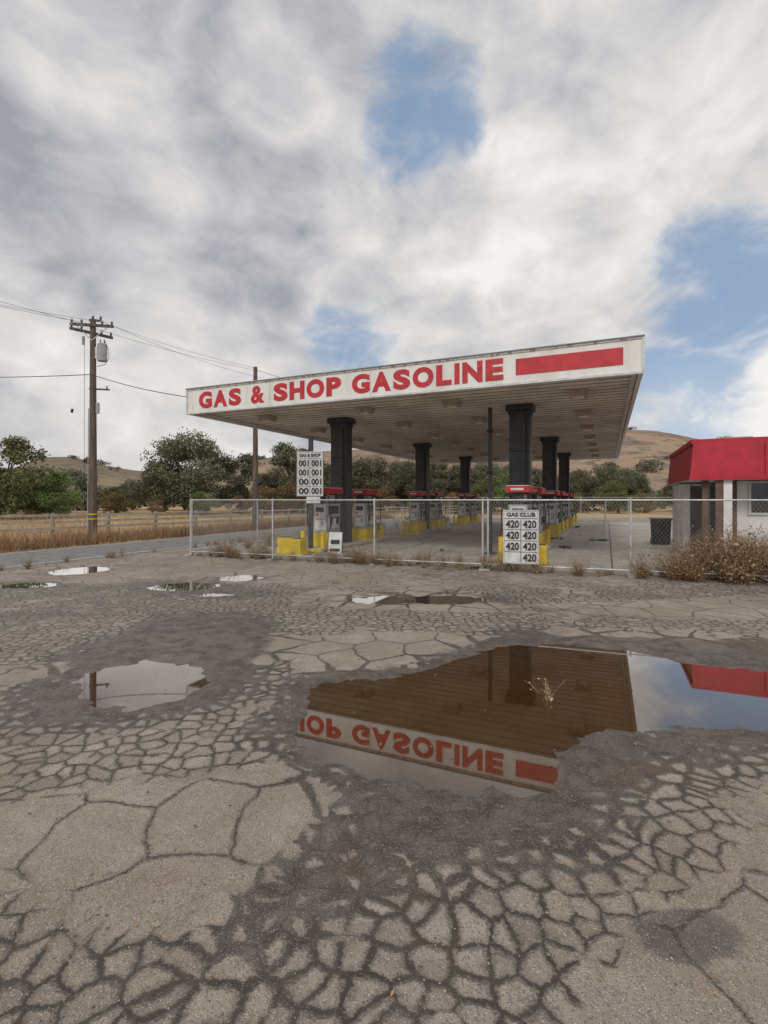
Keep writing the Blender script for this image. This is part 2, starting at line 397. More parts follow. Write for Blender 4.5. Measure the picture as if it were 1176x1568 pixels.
T=[tree_mesh('oak_a',1,8.5,9,LOAK,42,420,.15),tree_mesh('oak_b',2,7,6,LOAK,30,380,.13),tree_mesh('oak_c',3,7.5,8.5,LOAK,36,380,.145),
   tree_mesh('green_a',4,6.5,7,LGRN,28,380,.14,.12),tree_mesh('brush',5,4,5,LBRN,20,300,.12,.05)]
def put_tree(name,k,x,y,s,rz=0,sz=None,z=0):
    o=bpy.data.objects.new(name,T[k]); COL.objects.link(o); o.location=(x,y,z); o.scale=(s,s,sz or s); o.rotation_euler=(0,0,rz)
for x,y,k,s in [(-21.0,55,0,1.03),(-16.2,57,1,1.0),(-25.0,57,2,.80),(-13.4,60,1,.70),(-11.0,61,1,1.22),(-7.4,64,2,.8),(-2.0,66,0,.84),
   (2.0,70,2,.9),(6.2,64,1,.95),(9.6,68,0,.75),(13.5,66,2,.85),(17.5,68,1,.9),(25.5,66,2,.72),(29.5,66,0,.72),(33.5,68,1,.8),(37.5,64,2,.55),(22,70,1,.85),(45,72,0,.7),
   (-4.8,72,1,.9),(4.2,74,0,.85),(11.8,74,1,.9),(15.5,75,0,.8),(20,76,2,.9),(27.5,74,1,.85),(35.6,74,0,.7),(-14.9,68,2,.75),(-32,74,0,.62),(-38,76,2,.6),(-44,74,1,.65),(41,70,1,.7),(-27.5,72,1,.65)]:
    put_tree('oak_tree',k,x,y,s,rz=x*1.7)
for x,y,k,s in [(-31,40.5,3,1.05),(-36,43,3,1.15),(-27.8,42,3,.62),(-39,60,3,.6),(-18.0,50,3,.38),(14.8,55,3,.75),(11.0,57,3,.62),(27,58,3,.6),(-33,62,3,.5),(-45,50,3,1.2),(18.6,57,3,.6)]:
    put_tree('broadleaf_tree',k,x,y,s,rz=x*2.1)
for x,y,s in [(-12.5,52,.75),(-10.0,54,.85),(-4.5,58,.7),(-30,56,.6),(-36,52,.5),(0,60,.8),(-19.5,53,.45),(8,56,.6),(31,60,.6),(35,58,.5),(23,60,.6),(-23.5,52,.4),(-42,56,.7),(-7.5,57,.7),(4,58,.6),(-15.5,54,.5)]:
    put_tree('shrub',4,x,y,s,rz=x*1.1)
Vd=[]
for i in range(250):
    a=rng.uniform(-1.0,1.0); r_=rng.uniform(80,230) if i%4 else rng.uniform(230,400); x=r_*math.sin(a); y=r_*math.cos(a)
    w=rng.uniform(2.2,4.8)*(1+ (r_>200)*.15); z=hill_z(x,y)
    for j in range(5):
        n=80; d=rng.normal(size=(n,3)); d/=np.linalg.norm(d,axis=1)[:,None]
        c=np.array([x+rng.normal(0,w*.5),y+rng.normal(0,w*.5),z+w*.25+rng.uniform(0,w*.35)])
        p=c+d*(w*.45*rng.uniform(.3,1.1,n)**.5)[:,None]*np.array([1,1,.8])
        u=rng.normal(size=(n,3)); q=np.cross(u,rng.normal(size=(n,3)))
        u/=np.linalg.norm(u,axis=1)[:,None]; q/=np.linalg.norm(q,axis=1)[:,None]; sz=w*.10
        Vd.append(np.stack([p-u*sz,p-q*sz*.6,p+u*sz,p+q*sz*.6],1).reshape(-1,3))
Vd=np.concatenate(Vd); np_mesh('distant_trees',Vd,np.arange(len(Vd)).reshape(-1,4),[LDIST])

# ------------------------------------------------------------------ grass and weeds
def grassmat(name,a,b_):
    m,t,b=newmat(name); g=t.add('ShaderNodeNewGeometry').outputs['Random Per Island']
    t.l.new(t.mix(g,a,b_),b.inputs['Base Color']); b.inputs['Roughness'].default_value=.9; b.inputs['Specular IOR Level'].default_value=.2
    return m
GT=grassmat('straw',(.30,.21,.12),(.52,.41,.26)); GR=grassmat('rust_weed',(.14,.08,.045),(.38,.255,.145)); GW=grassmat('weed_stems',(.18,.125,.08),(.42,.32,.21))
def blades(px,py,h,wd,lean=.35,z0=0.0):
    n=len(px); a=rng.uniform(0,2*np.pi,n); l=rng.normal(0,lean,(n,2))*h[:,None]
    dx=np.cos(a)*wd; dy=np.sin(a)*wd
    b0=np.stack([px-dx,py-dy,np.full(n,z0)],1); b1=np.stack([px+dx,py+dy,np.full(n,z0)],1)
    tp=np.stack([px+l[:,0],py+l[:,1],h+z0],1)
    return np.stack([b0,b1,tp],1).reshape(-1,3)
n=30000; s=rng.uniform(-12,34,n); o_=np.abs(rng.normal(0,1.6,n))+.05
keep=vnoise(s*1.3,o_*1.1,5)>.22; s=s[keep];o_=o_[keep];n=len(s)
px=R0x+RDX*s-RDY*(3.75+o_); py=R0y+RDY*s+RDX*(3.75+o_)
V_=blades(px,py,rng.uniform(.12,.5,n)*(.5+vnoise(s*1.1,o_*2,9)),.010,.3)
np_mesh('roadside_dry_grass',V_,np.arange(len(V_)).reshape(-1,3),[GR])
n=60000; px=rng.uniform(-60,30,n); py=rng.uniform(14,60,n)
side=(px-R0x)*(-RDY)+(py-R0y)*RDX
k=(side>6.0)&((vnoise(px*.5,py*.5,4)>.35)); px=px[k];py=py[k]
V_=blades(px,py,rng.uniform(.1,.38,len(px)),.014,.3); np_mesh('field_grass',V_,np.arange(len(V_)).reshape(-1,3),[GT])

def weed_mesh(name,seed,h,n,spread,mt,w=.003,leaf=.008):
    r=np.random.default_rng(seed); V=[];F=[];c=0
    for i in range(n):
        p=np.array([r.normal(0,h*.07),r.normal(0,h*.07),0]); d=np.array([r.normal(0,spread),r.normal(0,spread),1.]); d/=np.linalg.norm(d)
        L=h*r.uniform(.4,1.1)/4
        for sgm in range(4):
            q=p+d*L; sd=np.cross(d,r.normal(size=3)); sd/=np.linalg.norm(sd)
            V+=[p-sd*w,p+sd*w,q+sd*w*.7,q-sd*w*.7]; F.append([c,c+1,c+2,c+3]); c+=4
            for b_ in range(2):
                tp=q+ (d*.4+r.normal(size=3)*.7)*L*.6; V+=[q-sd*w*.6,q+sd*w*.6,tp+sd*w*.6,tp-sd*w*.6]; F.append([c,c+1,c+2,c+3]); c+=4
                sv=r.normal(size=3)*leaf; sv2=np.cross(sv,d); V+=[tp-sv,tp-sv2,tp+sv,tp+sv2]; F.append([c,c+1,c+2,c+3]); c+=4
            p=q; d=d+r.normal(0,.28,3); d[2]=max(d[2],-.1); d/=np.linalg.norm(d)
    o=np_mesh(name,V,F,[mt]); me=o.data; bpy.data.objects.remove(o); return me
WM=[weed_mesh('weed_a',1,.75,80,.5,GR,.0035,.010),weed_mesh('weed_b',2,.5,50,.6,GW,.0032),weed_mesh('weed_c',3,.7,40,.35,GW,.0035)]
def weed(k,x,y,s):
    o=bpy.data.objects.new('dry_weed',WM[k]); COL.objects.link(o); o.location=(x,y,0); o.scale=(s,s,s); o.rotation_euler=(0,0,random.uniform(0,6))
S=Vector((-5.5,14.3)); FD=Vector((.94,-.342))
for i in range(110):
    tt_=random.uniform(-.2,16.5); q=S+FD*tt_+Vector((random.gauss(0,.05),random.gauss(0.10,.22)))
    weed(random.choice((0,2,1,1)),q.x,q.y,random.uniform(.22,.65))
for tx in (.8,1.0,1.4,2.3,5.3,8.7,11.6,12.3,12.6,13.1,13.5,14.1,14.6,15.0,14.3,13.8,12.9,12.0,13.3,13.6,14.4):
    q=S+FD*tx; weed(random.choice((0,0,1,2)),q.x+random.gauss(0,.1),q.y+random.uniform(-.4,.3),random.uniform(.85,1.5) if tx>11.8 else .75)
for i in range(40):
    weed(random.choice((0,1,2)),random.uniform(6.6,8.9),random.uniform(9.6,11.6),random.uniform(.6,1.2))
for i in range(30):
    tt_=random.uniform(0,26); x=S.x+.405*tt_+random.gauss(0,.3); y=S.y+.914*tt_
    weed(random.choice((0,2)),x,y,random.uniform(.4,1.0))
for i in range(50):
    s_=random.uniform(-2,22); weed(random.choice((0,1,2)),R0x+RDX*s_-RDY*random.gauss(-.25,.12),R0y+RDY*s_,random.uniform(.15,.45))
o=bpy.data.objects.new('dry_weed',weed_mesh('puddle_sprig',9,.21,8,.33,GT,.0016,.0045)); COL.objects.link(o); o.location=(1.32,4.02,-.02)

# gravel (single mesh)
n=7500; u_=rng.uniform(0,1,n); gy=1.0+7*u_**1.6; gx=rng.uniform(-1,1,n)*(gy*.9+.5)
sd_=sdpoly(gx,gy,main); keep=(sd_>.05)&(vnoise(gx*2.2,gy*2.2,8)>.30); gx=gx[keep]; gy=gy[keep]; n=len(gx)
sz=rng.uniform(.0012,.0042,n)*rng.choice([1,1,1,1.9],n)
octv=np.array([(1,0,0),(0,1,0),(-1,0,0),(0,-1,0),(0,0,.8),(0,0,-.5)]); octf=np.array([(0,1,4),(1,2,4),(2,3,4),(3,0,4),(1,0,5),(2,1,5),(3,2,5),(0,3,5)])
V_=(octv[None]*rng.uniform(.6,1.3,(n,6,1)))*sz[:,None,None]+np.stack([gx,gy,sz*.3],1)[:,None,:]
F_=(octf[None]+(np.arange(n)*6)[:,None,None]).reshape(-1,3)
m,t,b=newmat('gravel'); g=t.add('ShaderNodeNewGeometry').outputs['Random Per Island']
t.l.new(t.mix(g,(.08,.07,.06),(.42,.38,.33)),b.inputs['Base Color']); b.inputs['Roughness'].default_value=.8
np_mesh('gravel',V_.reshape(-1,3),F_,[m])
# fallen leaves / litter (single mesh)
n=180; ly=1.2+8*rng.uniform(0,1,n)**1.4; lx=rng.uniform(-1,1,n)*ly*.85
Vl=[]
for x,y in zip(lx,ly):
    a=rng.uniform(0,6.28); s_=rng.uniform(.006,.016); u=np.array([math.cos(a),math.sin(a),rng.normal(0,.3)])*s_; q=np.array([-math.sin(a),math.cos(a),rng.normal(0,.3)])*s_*.5
    p=np.array([x,y,.007]); Vl+=[p-u,p-q,p+u,p+q]
np_mesh('fallen_leaves',np.array(Vl),np.arange(len(Vl)).reshape(-1,4),[GR])

# ------------------------------------------------------------------ materials
WHITE=mat('weathered_white_paint',(.78,.765,.74),(.60,.575,.54),1.6,.55,lo=.25,hi=.6,stretch=(1,1,.25))
SOFF=mat('soffit_panels',(.84,.79,.73),(.60,.55,.50),.7,.6,lo=.35,hi=.62)
SEAM=mat('soffit_seams',(.38,.345,.31),(.30,.27,.24),2,.6)
RED=mat('red_paint',(.55,.025,.035),(.43,.02,.028),3,.5)
REDD=mat('red_metal_roof',(.52,.015,.04),(.40,.012,.03),2,.45)
CHAR=mat('charcoal_paint',(.044,.047,.053),(.028,.03,.034),3,.45)
DARK=mat('black_rubber',(.02,.02,.02),(.012,.012,.012),4,.6)
GALV=mat('galvanised_steel',(.58,.58,.58),(.44,.44,.44),8,.45,.3)
WIRE=mat('galvanised_wire',(.50,.50,.49),(.38,.38,.37),8,.5,.2)
YEL=mat('yellow_paint',(.78,.56,.02),(.56,.40,.03),5,.55)
GREY=mat('grey_enamel',(.38,.39,.40),(.28,.29,.30),4,.45)
LGREY=mat('light_enamel',(.68,.68,.67),(.52,.52,.51),5,.5)
CONC=mat('concrete',(.48,.45,.41),(.36,.335,.30),3,.9)
WOOD=mat('weathered_wood',(.16,.125,.10),(.085,.067,.056),5,.9,bump=.5,stretch=(4,4,.25))
FWOOD=mat('fence_wood',(.46,.42,.37),(.32,.29,.25),4,.9)
BROWN=mat('brown_paint',(.16,.09,.07),(.11,.065,.05),4,.6)
GLASS=mat('dark_glass',(.05,.055,.06),(.035,.04,.045),2,.08,spec=.8)
STUC=mat('white_stucco',(.82,.81,.80),(.68,.67,.65),1.2,.85,bump=.2,bscale=60)
BLK=mat('black_lettering',(.02,.02,.02),(.03,.03,.03),4,.6)
LAMP=mat('lamp_housing',(.46,.38,.30),(.34,.27,.21),6,.5)
LENS=mat('lamp_lens',(.76,.76,.72),(.7,.7,.68),6,.25)
STAIN=mat('rust_stain',(.36,.27,.19),(.26,.18,.12),9,.7)

TH=-math.atan2(.405,.914); P0=Vector((-6.3,16.1,0)); cu_,su_=math.cos(TH),math.sin(TH)
def uv(u,v,z=0): return (P0.x+u*cu_-v*su_, P0.y+u*su_+v*cu_, z)

# forecourt slab
m,t,b=newmat('forecourt_concrete')
P=t.add('ShaderNodeTexCoord').outputs['Object']
sp=t.add('ShaderNodeSeparateXYZ'); t.l.new(P,sp.inputs[0])
c=t.mix(t.mr(t.noise(P,.5,4,.65),.35,.65),(.36,.33,.29),(.47,.44,.40))
c=t.mix(t.mr(t.noise(P,3,4,.7),.48,.70,0,.6),c,(.20,.18,.155))
jx=t.m('ABSOLUTE',t.m('SUBTRACT',t.m('FRACT',t.m('DIVIDE',sp.outputs[0],3.1)),.5)); jy=t.m('ABSOLUTE',t.m('SUBTRACT',t.m('FRACT',t.m('DIVIDE',sp.outputs[1],3.1)),.5))
c=t.mix(t.mr(t.m('MAXIMUM',jx,jy),.490,.495),c,(.12,.10,.085))
c=t.mix(t.mr(t.vornode(P,.55,'DISTANCE_TO_EDGE').outputs['Distance'],.012,.005,0,.7),c,(.11,.095,.08))
t.l.new(c,b.inputs['Base Color']); b.inputs['Roughness'].default_value=.9
FC=np_mesh('concrete_forecourt',[(-.3,-.2,0),(15.6,-.2,0),(15.6,27,0),(-.3,27,0)],[(0,1,2,3)],[m]); FC.location=(P0.x,P0.y,.004); FC.rotation_euler=(0,0,TH)

# ------------------------------------------------------------------ CANOPY
can=empty('gas_station_canopy',P0,TH); CW,CD,Z0,Z1=13.0,24.6,4.32,5.12
b_=MB(); th=.09
b_.box((CW/2,th/2,(Z0+Z1)/2),(CW,th,Z1-Z0),WHITE)
b_.box((CW/2,CD-th/2,(Z0+Z1)/2),(CW,th,Z1-Z0),WHITE)
b_.box((th/2,CD/2,(Z0+Z1)/2),(th,CD-2*th-.004,Z1-Z0-.002),WHITE)
b_.box((CW-th/2,CD/2,(Z0+Z1)/2),(th,CD-2*th-.004,Z1-Z0-.002),WHITE)
b_.obj('fascia',can)
b_=MB()
b_.box((CW/2,-.012,Z0+.025),(CW+.03,.03,.05),LGREY); b_.box((CW/2,-.012,Z1-.02),(CW+.03,.03,.045),LGREY)
b_.box((CW/2,-.004,Z1+.012),(CW+.06,.12,.018),GREY)
for u in (0.0,CW): b_.box((u,-.015,(Z0+Z1)/2),(.05,.04,Z1-Z0-.1),LGREY)
for u in (3.2,6.5,9.75): b_.box((u,-.0015,(Z0+Z1)/2),(.008,.003,Z1-Z0-.1),SEAM)
x_=.3
while x_<12.8:
    w_=random.uniform(.02,.14); b_.box((x_,-.0285,Z1-.03),(w_,.004,random.uniform(.015,.04)),STAIN); x_+=random.uniform(.12,.6)
b_.obj('fascia_trim',can)
b_=MB(); b_.box((CW/2,CD/2,Z0+.16),(CW-2*th-.01,CD-2*th-.01,.06),SOFF); b_.obj('soffit',can)
b_=MB()
v=.4
while v<CD-.2: b_.box((CW/2,v,Z0+.122),(CW-2*th-.02,.02,.02),SEAM); v+=.40
for u in (.1+.06,CW-.16): b_.box((u,CD/2,Z0+.10),(.1,CD-.3,.05),LGREY)
for vv in (.17,CD-.17): b_.box((CW/2,vv,Z0+.10),(CW-.45,.12,.05),LGREY)
b_.obj('soffit_seams',can)
b_=MB(); b_.box((CW/2,CD/2,Z1-.12),(CW-.2,CD-.2,.05),GREY); b_.obj('roof_deck',can)
b_=MB()
for u in (1.7,5.4,8.2,11.6):
    for vv in (1.9,5.2,8.6,12,15.4,18.8,22.4):
        b_.box((u,vv,Z0+.04),(.42,.42,.17),LAMP,top=(1.15,1.15)); b_.box((u,vv,Z0-.049),(.26,.26,.012),LENS)
b_.obj('canopy_lamps',can,bevel=.01)
for wd,a,c in (('GAS',.5,2.16),('&',2.53,3.02),('SHOP',3.36,5.60),('GASOLINE',5.94,10.02)):
    word_letters(wd,a,c,Z0+.15,Z0+.67,-.001,RED,can,.052)
b_=MB(); b_.box((11.46,-.008,Z0+.42),(2.3,.014,.38),RED); b_.obj('red_stripe',can)
for u in (3.75,9.9):
    for v in (3.4,11.9,20.4):
        b_=MB()
        b_.box((u,v,2.19),(.60,.46,4.22),CHAR); b_.box((u,v,4.34),(.80,.66,.16),CHAR); b_.box((u,v,4.2),(.66,.52,.1),CHAR)
        b_.box((u,v-.236,3.05),(.54,.012,.03),DARK); b_.box((u,v-.236,1.9),(.5,.012,1.2),CHAR)
        b_.box((u+.2,v-.25,2.5),(.05,.03,3.2),DARK)
        b_.obj('column',can,bevel=.012)

# islands and pumps
def pump(u,v):
    e=empty('fuel_pump',uv(u,v),TH); b=MB()
    b.box((0,0,.33),(.62,.98,.40),YEL); b.box((0,0,.12),(.66,1.04,.04),YEL)
    b.obj('base_guard',e,bevel=.015)
    b=MB(); b.box((0,0,1.0),(.50,.86,.93),GREY); b.box((0,-.437,1.02),(.40,.014,.8),LGREY); b.box((0,-.447,1.28),(.30,.01,.16),GLASS)
    b.box((0,-.447,.98),(.34,.008,.02),DARK); b.box((.1,-.447,.85),(.12,.008,.16),GREY); b.box((-.1,-.449,1.12),(.1,.01,.06),RED)
    for s in(-1,1):
        b.box((s*.256,0,1.27),(.014,.66,.26),GLASS); b.box((s*.256,0,.86),(.014,.7,.36),LGREY); b.box((s*.266,0,1.02),(.012,.6,.05),RED)
        for q in(-.2,.2): b.box((s*.275,q,.9),(.03,.1,.2),DARK)
    for q in(-.38,.38): b.box((0,q,1.62),(.3,.08,.31),CHAR)
    b.box((0,0,1.64),(.28,.6,.22),GREY)
    b.obj('cabinet',e,bevel=.012)
    b=MB(); b.box((0,0,1.88),(.62,1.08,.17),RED); b.box((0,0,1.975),(.58,1.02,.02),LGREY); b.box((0,-.545,1.88),(.34,.008,.06),LGREY); b.obj('header',e,bevel=.006)
    b=MB()
    for s in(-1,1):
        for q in (-.5,.5):
            pts=[Vector((s*.2,q*.9,1.75)),Vector((s*.34,q*.98,1.7)),Vector((s*.42,q,1.3)),Vector((s*.42,q,.8)),Vector((s*.36,q*.9,.62)),Vector((s*.3,q*.5,.8))]
            b.tube(pts,.016,DARK); b.box((s*.3,q*.42,.95),(.05,.04,.2),DARK)
    b.obj('hoses',e)
for u in (3.95,10.1):
    for v in (3.4,11.9,20.4):
        e=empty('pump_island',uv(u,v),TH); b=MB()
        b.box((0,0,.06),(1.05,5.0,.12),CONC); b.obj('concrete_kerb',e,bevel=.03)
        b=MB(); b.box((0,-2.512,.06),(1.0,.02,.10),YEL); b.obj('painted_nose',e)
        b=MB()
        for q in(-2.2,2.2):
            for sx_ in (-.36,.36): b.cyl((sx_,q,.12),(sx_,q,.62),.08,.08,YEL,14)
        b.obj('kerb_bollards',e)
        pump(u,v-1.35); pump(u,v+1.45)
for u,v in ((3.55,.35),(4.15,.05),(10.35,.45),(10.75,.75)):
    e=empty('yellow_bollard_guard',uv(u,v),TH); b=MB()
    b.box((0,0,.24),(.42,.36,.48),YEL,top=(.94,.94)); b.box((0,0,.485),(.30,.26,.02),CHAR); b.box((0,0,.03),(.46,.40,.05),YEL); b.obj('guard_box',e,bevel=.02)
e=empty('a_frame_sign',(-1.45,15.1,0),rad(-6)); b=MB()
b.poly([(-.2,-.16,0),(.2,-.16,0),(.2,0,.62),(-.2,0,.62)],LGREY); b.poly([(.2,.16,0),(-.2,.16,0),(-.2,0.004,.62),(.2,0.004,.62)],GREY); 
b.box((0,-.15,.1),(.3,.02,.08),DARK); b.box((0,-.1,.34),(.26,.02,.12),BLK); b.obj('boards',e)

# ------------------------------------------------------------------ price signs
def price_sign(name,x,y,z0,z1,w,rz,rows,header,pole):
    e=empty(name,(x,y,0),rz); b=MB(); H=z1-z0
    b.box((0,0,(z0+z1)/2),(w,.05,H),LGREY); b.obj('panel',e,bevel=.006)
    b=MB()
    for zz in(z0,z1): b.box((0,-.002,zz),(w+.03,.07,.03),GALV)
    for xx in(-w/2,w/2): b.box((xx,-.002,(z0+z1)/2),(.03,.064,H-.03),GALV)
    n=len(rows); hb=H*.15; rh=(H-hb)/n
    for i in range(n): b.box((0,-.028,z1-hb-rh*i),(w*.96,.008,.010),BLK)
    b.box((0,-.028,(z0+z1-hb)/2),(.012,.006,H-hb-.04),BLK)
    b.obj('frame',e)
    text_mesh('header_text',header,-w*.42,w*.42,z1-hb*.75,z1-hb*.25,-.026,BLK,e,.03)
    for i,(l,r_) in enumerate(rows):
        za=z1-hb-rh*(i+1)+rh*.16; zb=z1-hb-rh*i-rh*.16
        if l: text_mesh('digits_l%d'%i,l,-w*.44,-w*.05,za,zb,-.026,BLK,e,.03)
        if r_: text_mesh('digits_r%d'%i,r_,w*.06,w*.45,za,zb,-.026,BLK,e,.03)
    if pole:
        b=MB(); b.box((0,.09,pole/2),(.13,.10,pole),CHAR); b.box((0,.09,.01),(.3,.3,.03),CHAR); b.box((.1,.0,z0-.13),(.42,.03,.2),LGREY); b.obj('post',e)
    return e
price_sign('price_sign',-2.24,15.25,1.72,3.04,.78,rad(-6),[('001','001'),('001','001'),('00','001'),('00','001')],'GAS & SHOP',3.52)
e=price_sign('price_sign',2.98,10.95,.22,1.36,.72,rad(-16),[('420','420'),('420','420'),('420','420'),('','420')],'GAS CLUB',None)
b=MB(); b.box((-.25,.06,.35),(.05,.05,.7),WOOD); b.box((.25,.06,.35),(.05,.05,.7),WOOD); b.obj('legs',e)
e=empty('sign_post',uv(9.15,2.6),TH); b=MB(); b.box((0,0,2.15),(.10,.10,4.3),CHAR); b.box((0,0,.02),(.3,.3,.04),CHAR)
b.box((0,-.02,3.6),(.16,.14,.05),DARK); b.box((0,-.02,2.4),(.16,.14,.05),DARK); b.obj('post',e)

# ------------------------------------------------------------------ chain link fences
def chain_fence(start,d,length,posts,H=1.6,pitch=.075,wr=.0020,nseg=9):
    d=Vector(d).normalized(); rz=math.atan2(d.y,d.x); e=empty('chain_link_fence',(start[0],start[1],0),rz)
    b=MB()
    for t_ in posts:
        b.cyl((t_,0,0),(t_,0,H+.03),.022,.022,GALV,10); b.box((t_,0,.02),(.12,.4,.03),WIRE)
    b.obj('posts',e)
    b=MB()
    for a,c in zip(posts[:-1],posts[1:]):
        b.cyl((a,0,H-.01),(c,0,H-.01),.016,.016,GALV,8); b.cyl((a,0,.13),(c,0,.13),.014,.014,GALV,8)
    b.obj('rails',e)
    V=[];F=[];c=0; zb,zt=.06,H-.01; hh_=zt-zb
    k=-hh_*.9
    while k<length:
        for sgn in(1,-1):
            for g in range(nseg):
                f0,f1=g/nseg,(g+1)/nseg
                xa,xb=k+hh_*.75*f0,k+hh_*.75*f1
                if xa<0 or xb>length: continue
                za,zb2=(zb+hh_*f0,zb+hh_*f1) if sgn>0 else (zt-hh_*f0,zt-hh_*f1)
                for ox,oy in((wr,0),(-wr*.5,wr*.87),(-wr*.5,-wr*.87)):
                    V+=[(xa+ox,.002*sgn+oy,za),(xb+ox,.002*sgn+oy,zb2)]
                for j in range(3):
                    j2=(j+1)%3; F.append((c+2*j,c+2*j+1,c+2*j2+1,c+2*j2))
                c+=6
        k+=pitch
    np_mesh('wire_mesh',V,F,[WIRE],parent=e)
chain_fence(S,(.94,-.342),17,[0,2.7,5.6,8.25,8.37,11.3,14.2,17.0])
chain_fence(S+Vector((-.02,.06)),(.405,.914),26,[.05]+[3*i for i in range(1,9)]+[26],pitch=.14,nseg=6)
chain_fence((5,44),(1,-.05),40,[4*i for i in range(11)],H=1.8,pitch=.25,wr=.002,nseg=5)
chain_fence((9.9,22.5),(.405,.914),20,[2.8*i for i in range(8)],pitch=.2,nseg=5)

# wooden rail fence along road
e=empty('wooden_rail_fence',(0,0,0)); b=MB(); A0=Vector((-18.5,16.0)); d=Vector((.56,.828)); 
for i in range(24):
    p=A0+d*(2.4*i); b.box((p.x,p.y,.5),(.12,.12,1.0),FWOOD)
    q=A0+d*(2.4*(i+1))
    for z in (.35,.62,.9):
        M=Matrix.Translation(((p.x+q.x)/2,(p.y+q.y)/2,z))@Matrix.Rotation(math.atan2(d.y,d.x),4,'Z')
        b.box((0,-.085,random.uniform(-.02,.02)),(2.4,.03,.10),FWOOD,M)
b.obj('rails_and_posts',e)

# ------------------------------------------------------------------ utility poles
def ins(b,x,y,z): b.cyl((x,y,z),(x,y,z+.10),.03,.05,CHAR,8); b.cyl((x,y,z+.1),(x,y,z+.17),.055,.03,GREY,8)
UP=(-12.5,21.6); e=empty('utility_pole',(UP[0],UP[1],0),rad(12)); b=MB()
b.cyl((0,0,-.3),(0,0,9.35),.17,.11,WOOD,14); b.obj('pole',e)
b=MB()
for z,y in((9.05,-.13),(8.78,.13)):
    M=Matrix.Rotation(rad(0 if y<0 else 38),4,'Z')
    b.box((0,y,z),(1.7,.09,.11),WOOD,M)
    for x in(-.78,-.4,.4,.78):
        pp=M@Vector((x,y,z+.06)); ins(b,pp.x,pp.y,pp.z)
b.cyl((-.6,-.13,9.0),(0,-.13,8.4),.02,.02,GALV,6); b.cyl((.6,-.13,9.0),(0,-.13,8.4),.02,.02,GALV,6)
b.box((.1,0,9.3),(.5,.08,.08),WOOD); ins(b,.3,0,9.34); ins(b,0,0,9.35)
b.box((.25,0,6.35),(.8,.06,.07),WOOD); b.cyl((.55,0,6.36),(.55,0,6.5),.03,.03,CHAR,6)
b.cyl((.20,-.05,5.3),(.20,-.05,5.75),.08,.08,GREY,8)
b.obj('crossarms',e)
b=MB(); b.cyl((.38,-.05,7.55),(.38,-.05,8.25),.19,.19,GREY,16); b.cyl((.38,-.05,8.25),(.38,-.05,8.33),.20,.1,GREY,16)
for q in(-.08,.08): b.cyl((.38+q,-.05,8.3),(.38+q,-.05,8.48),.03,.02,CHAR,8)
b.box((.2,-.05,7.9),(.2,.06,.5),GALV)
b.cyl((-.35,-.1,8.2),(-.35,-.1,8.55),.05,.05,GREY,8); b.obj('transformer',e,smooth=False)
b=MB(); b.tube([Vector((.5,-.1,8.4)),Vector((.62,-.1,8.1)),Vector((.66,-.1,7.7)),Vector((.5,-.1,7.4)),Vector((.2,-.1,7.3))],.012,DARK)
b.tube([Vector((-.17,-.12,0)),Vector((-.14,-.1,5.5))],.02,GREY); 
b.cyl((0,0,.95),(0,0,1.0),.172,.172,YEL,14);b.cyl((0,0,.75),(0,0,.8),.173,.173,YEL,14);b.obj('fittings',e)
e=empty('utility_pole',(-6.65,26,0),rad(20)); b=MB(); b.cyl((0,0,-.3),(0,0,8.45),.16,.10,WOOD,14); b.obj('pole',e)
b=MB(); b.box((0,-.12,7.6),(.3,.1,.2),GREY); b.cyl((0,-.1,7.0),(0,-.1,7.5),.03,.03,CHAR,6); b.obj('fittings',e)
def wire(b,p,q,sag,r=.011,n=18):
    p=Vector(p);q=Vector(q); pts=[]
    for i in range(n+1):
        t_=i/n; c=p.lerp(q,t_); c.z-=sag*4*t_*(1-t_); pts.append(c)
    b.tube(pts,r,DARK,5)
e=empty('power_lines'); b=MB()
wire(b,(-28,14.5,13.0),(-13.4,21.4,9.25),.35,.007); wire(b,(-28,16,12.0),(-13.0,21.5,9.2),.35,.007); wire(b,(-28,15.5,11.4),(-11.8,21.5,9.15),.35,.006)
wire(b,(-13.3,21.4,9.2),(-6.65,26,8.3),.15,.006);wire(b,(-12.0,21.7,9.2),(-6.6,26,8.4),.15,.006);wire(b,(-11.8,21.8,9.15),(-6.3,26.1,7.9),.2,.006)
wire(b,(-28,23,7.6),(-12.5,21.5,6.95),.25,.016); wire(b,(-12.5,21.5,6.95),(-6.25,17.2,5.05),.12,.014)
wire(b,(-12.8,21.5,8.6),(-14.6,24.5,.1),.0,.008)
wire(b,(-6.6,26,8.3),(30,75,8.5),.8,.01)
b.obj('cables',e)
b=MB()
for p in((-16.9,19.6,9.95),(-17.6,19.9,9.8),(-13.3,21.4,5.3)): b.cyl(p,(p[0]+.05,p[1],p[2]+.16),.05,.05,DARK,8)
b.obj('spools',e)

# ------------------------------------------------------------------ store building
e=empty('convenience_store_building',(7.66,12.6,0),TH); e.scale=(.82,.82,.93); b=MB()
def mans(b,x0,x1,y0,y1,z0,z1,ins_,m):
    lo=[(x0,y0,z0),(x1,y0,z0),(x1,y1,z0),(x0,y1,z0)]; hi=[(x0+ins_,y0+ins_*.4,z1),(x1-ins_,y0+ins_*.4,z1),(x1-ins_,y1-ins_,z1),(x0+ins_,y1-ins_,z1)]
    for i in range(4): j=(i+1)%4; b.poly([lo[i],lo[j],hi[j],hi[i]],m)
    b.poly(hi,m); b.poly(lo[::-1],STUC)
mans(b,0,11,0,6.2,2.26,3.22,.10,REDD)
b.box((5.5,3.1,3.28),(10.9,6.1,.12),REDD)
b.box((5.5,-.015,2.29),(11.04,.05,.10),REDD)
for x in (1.9,4.6,7.3): b.box((x,.0,2.75),(.015,.09,.86),RED)
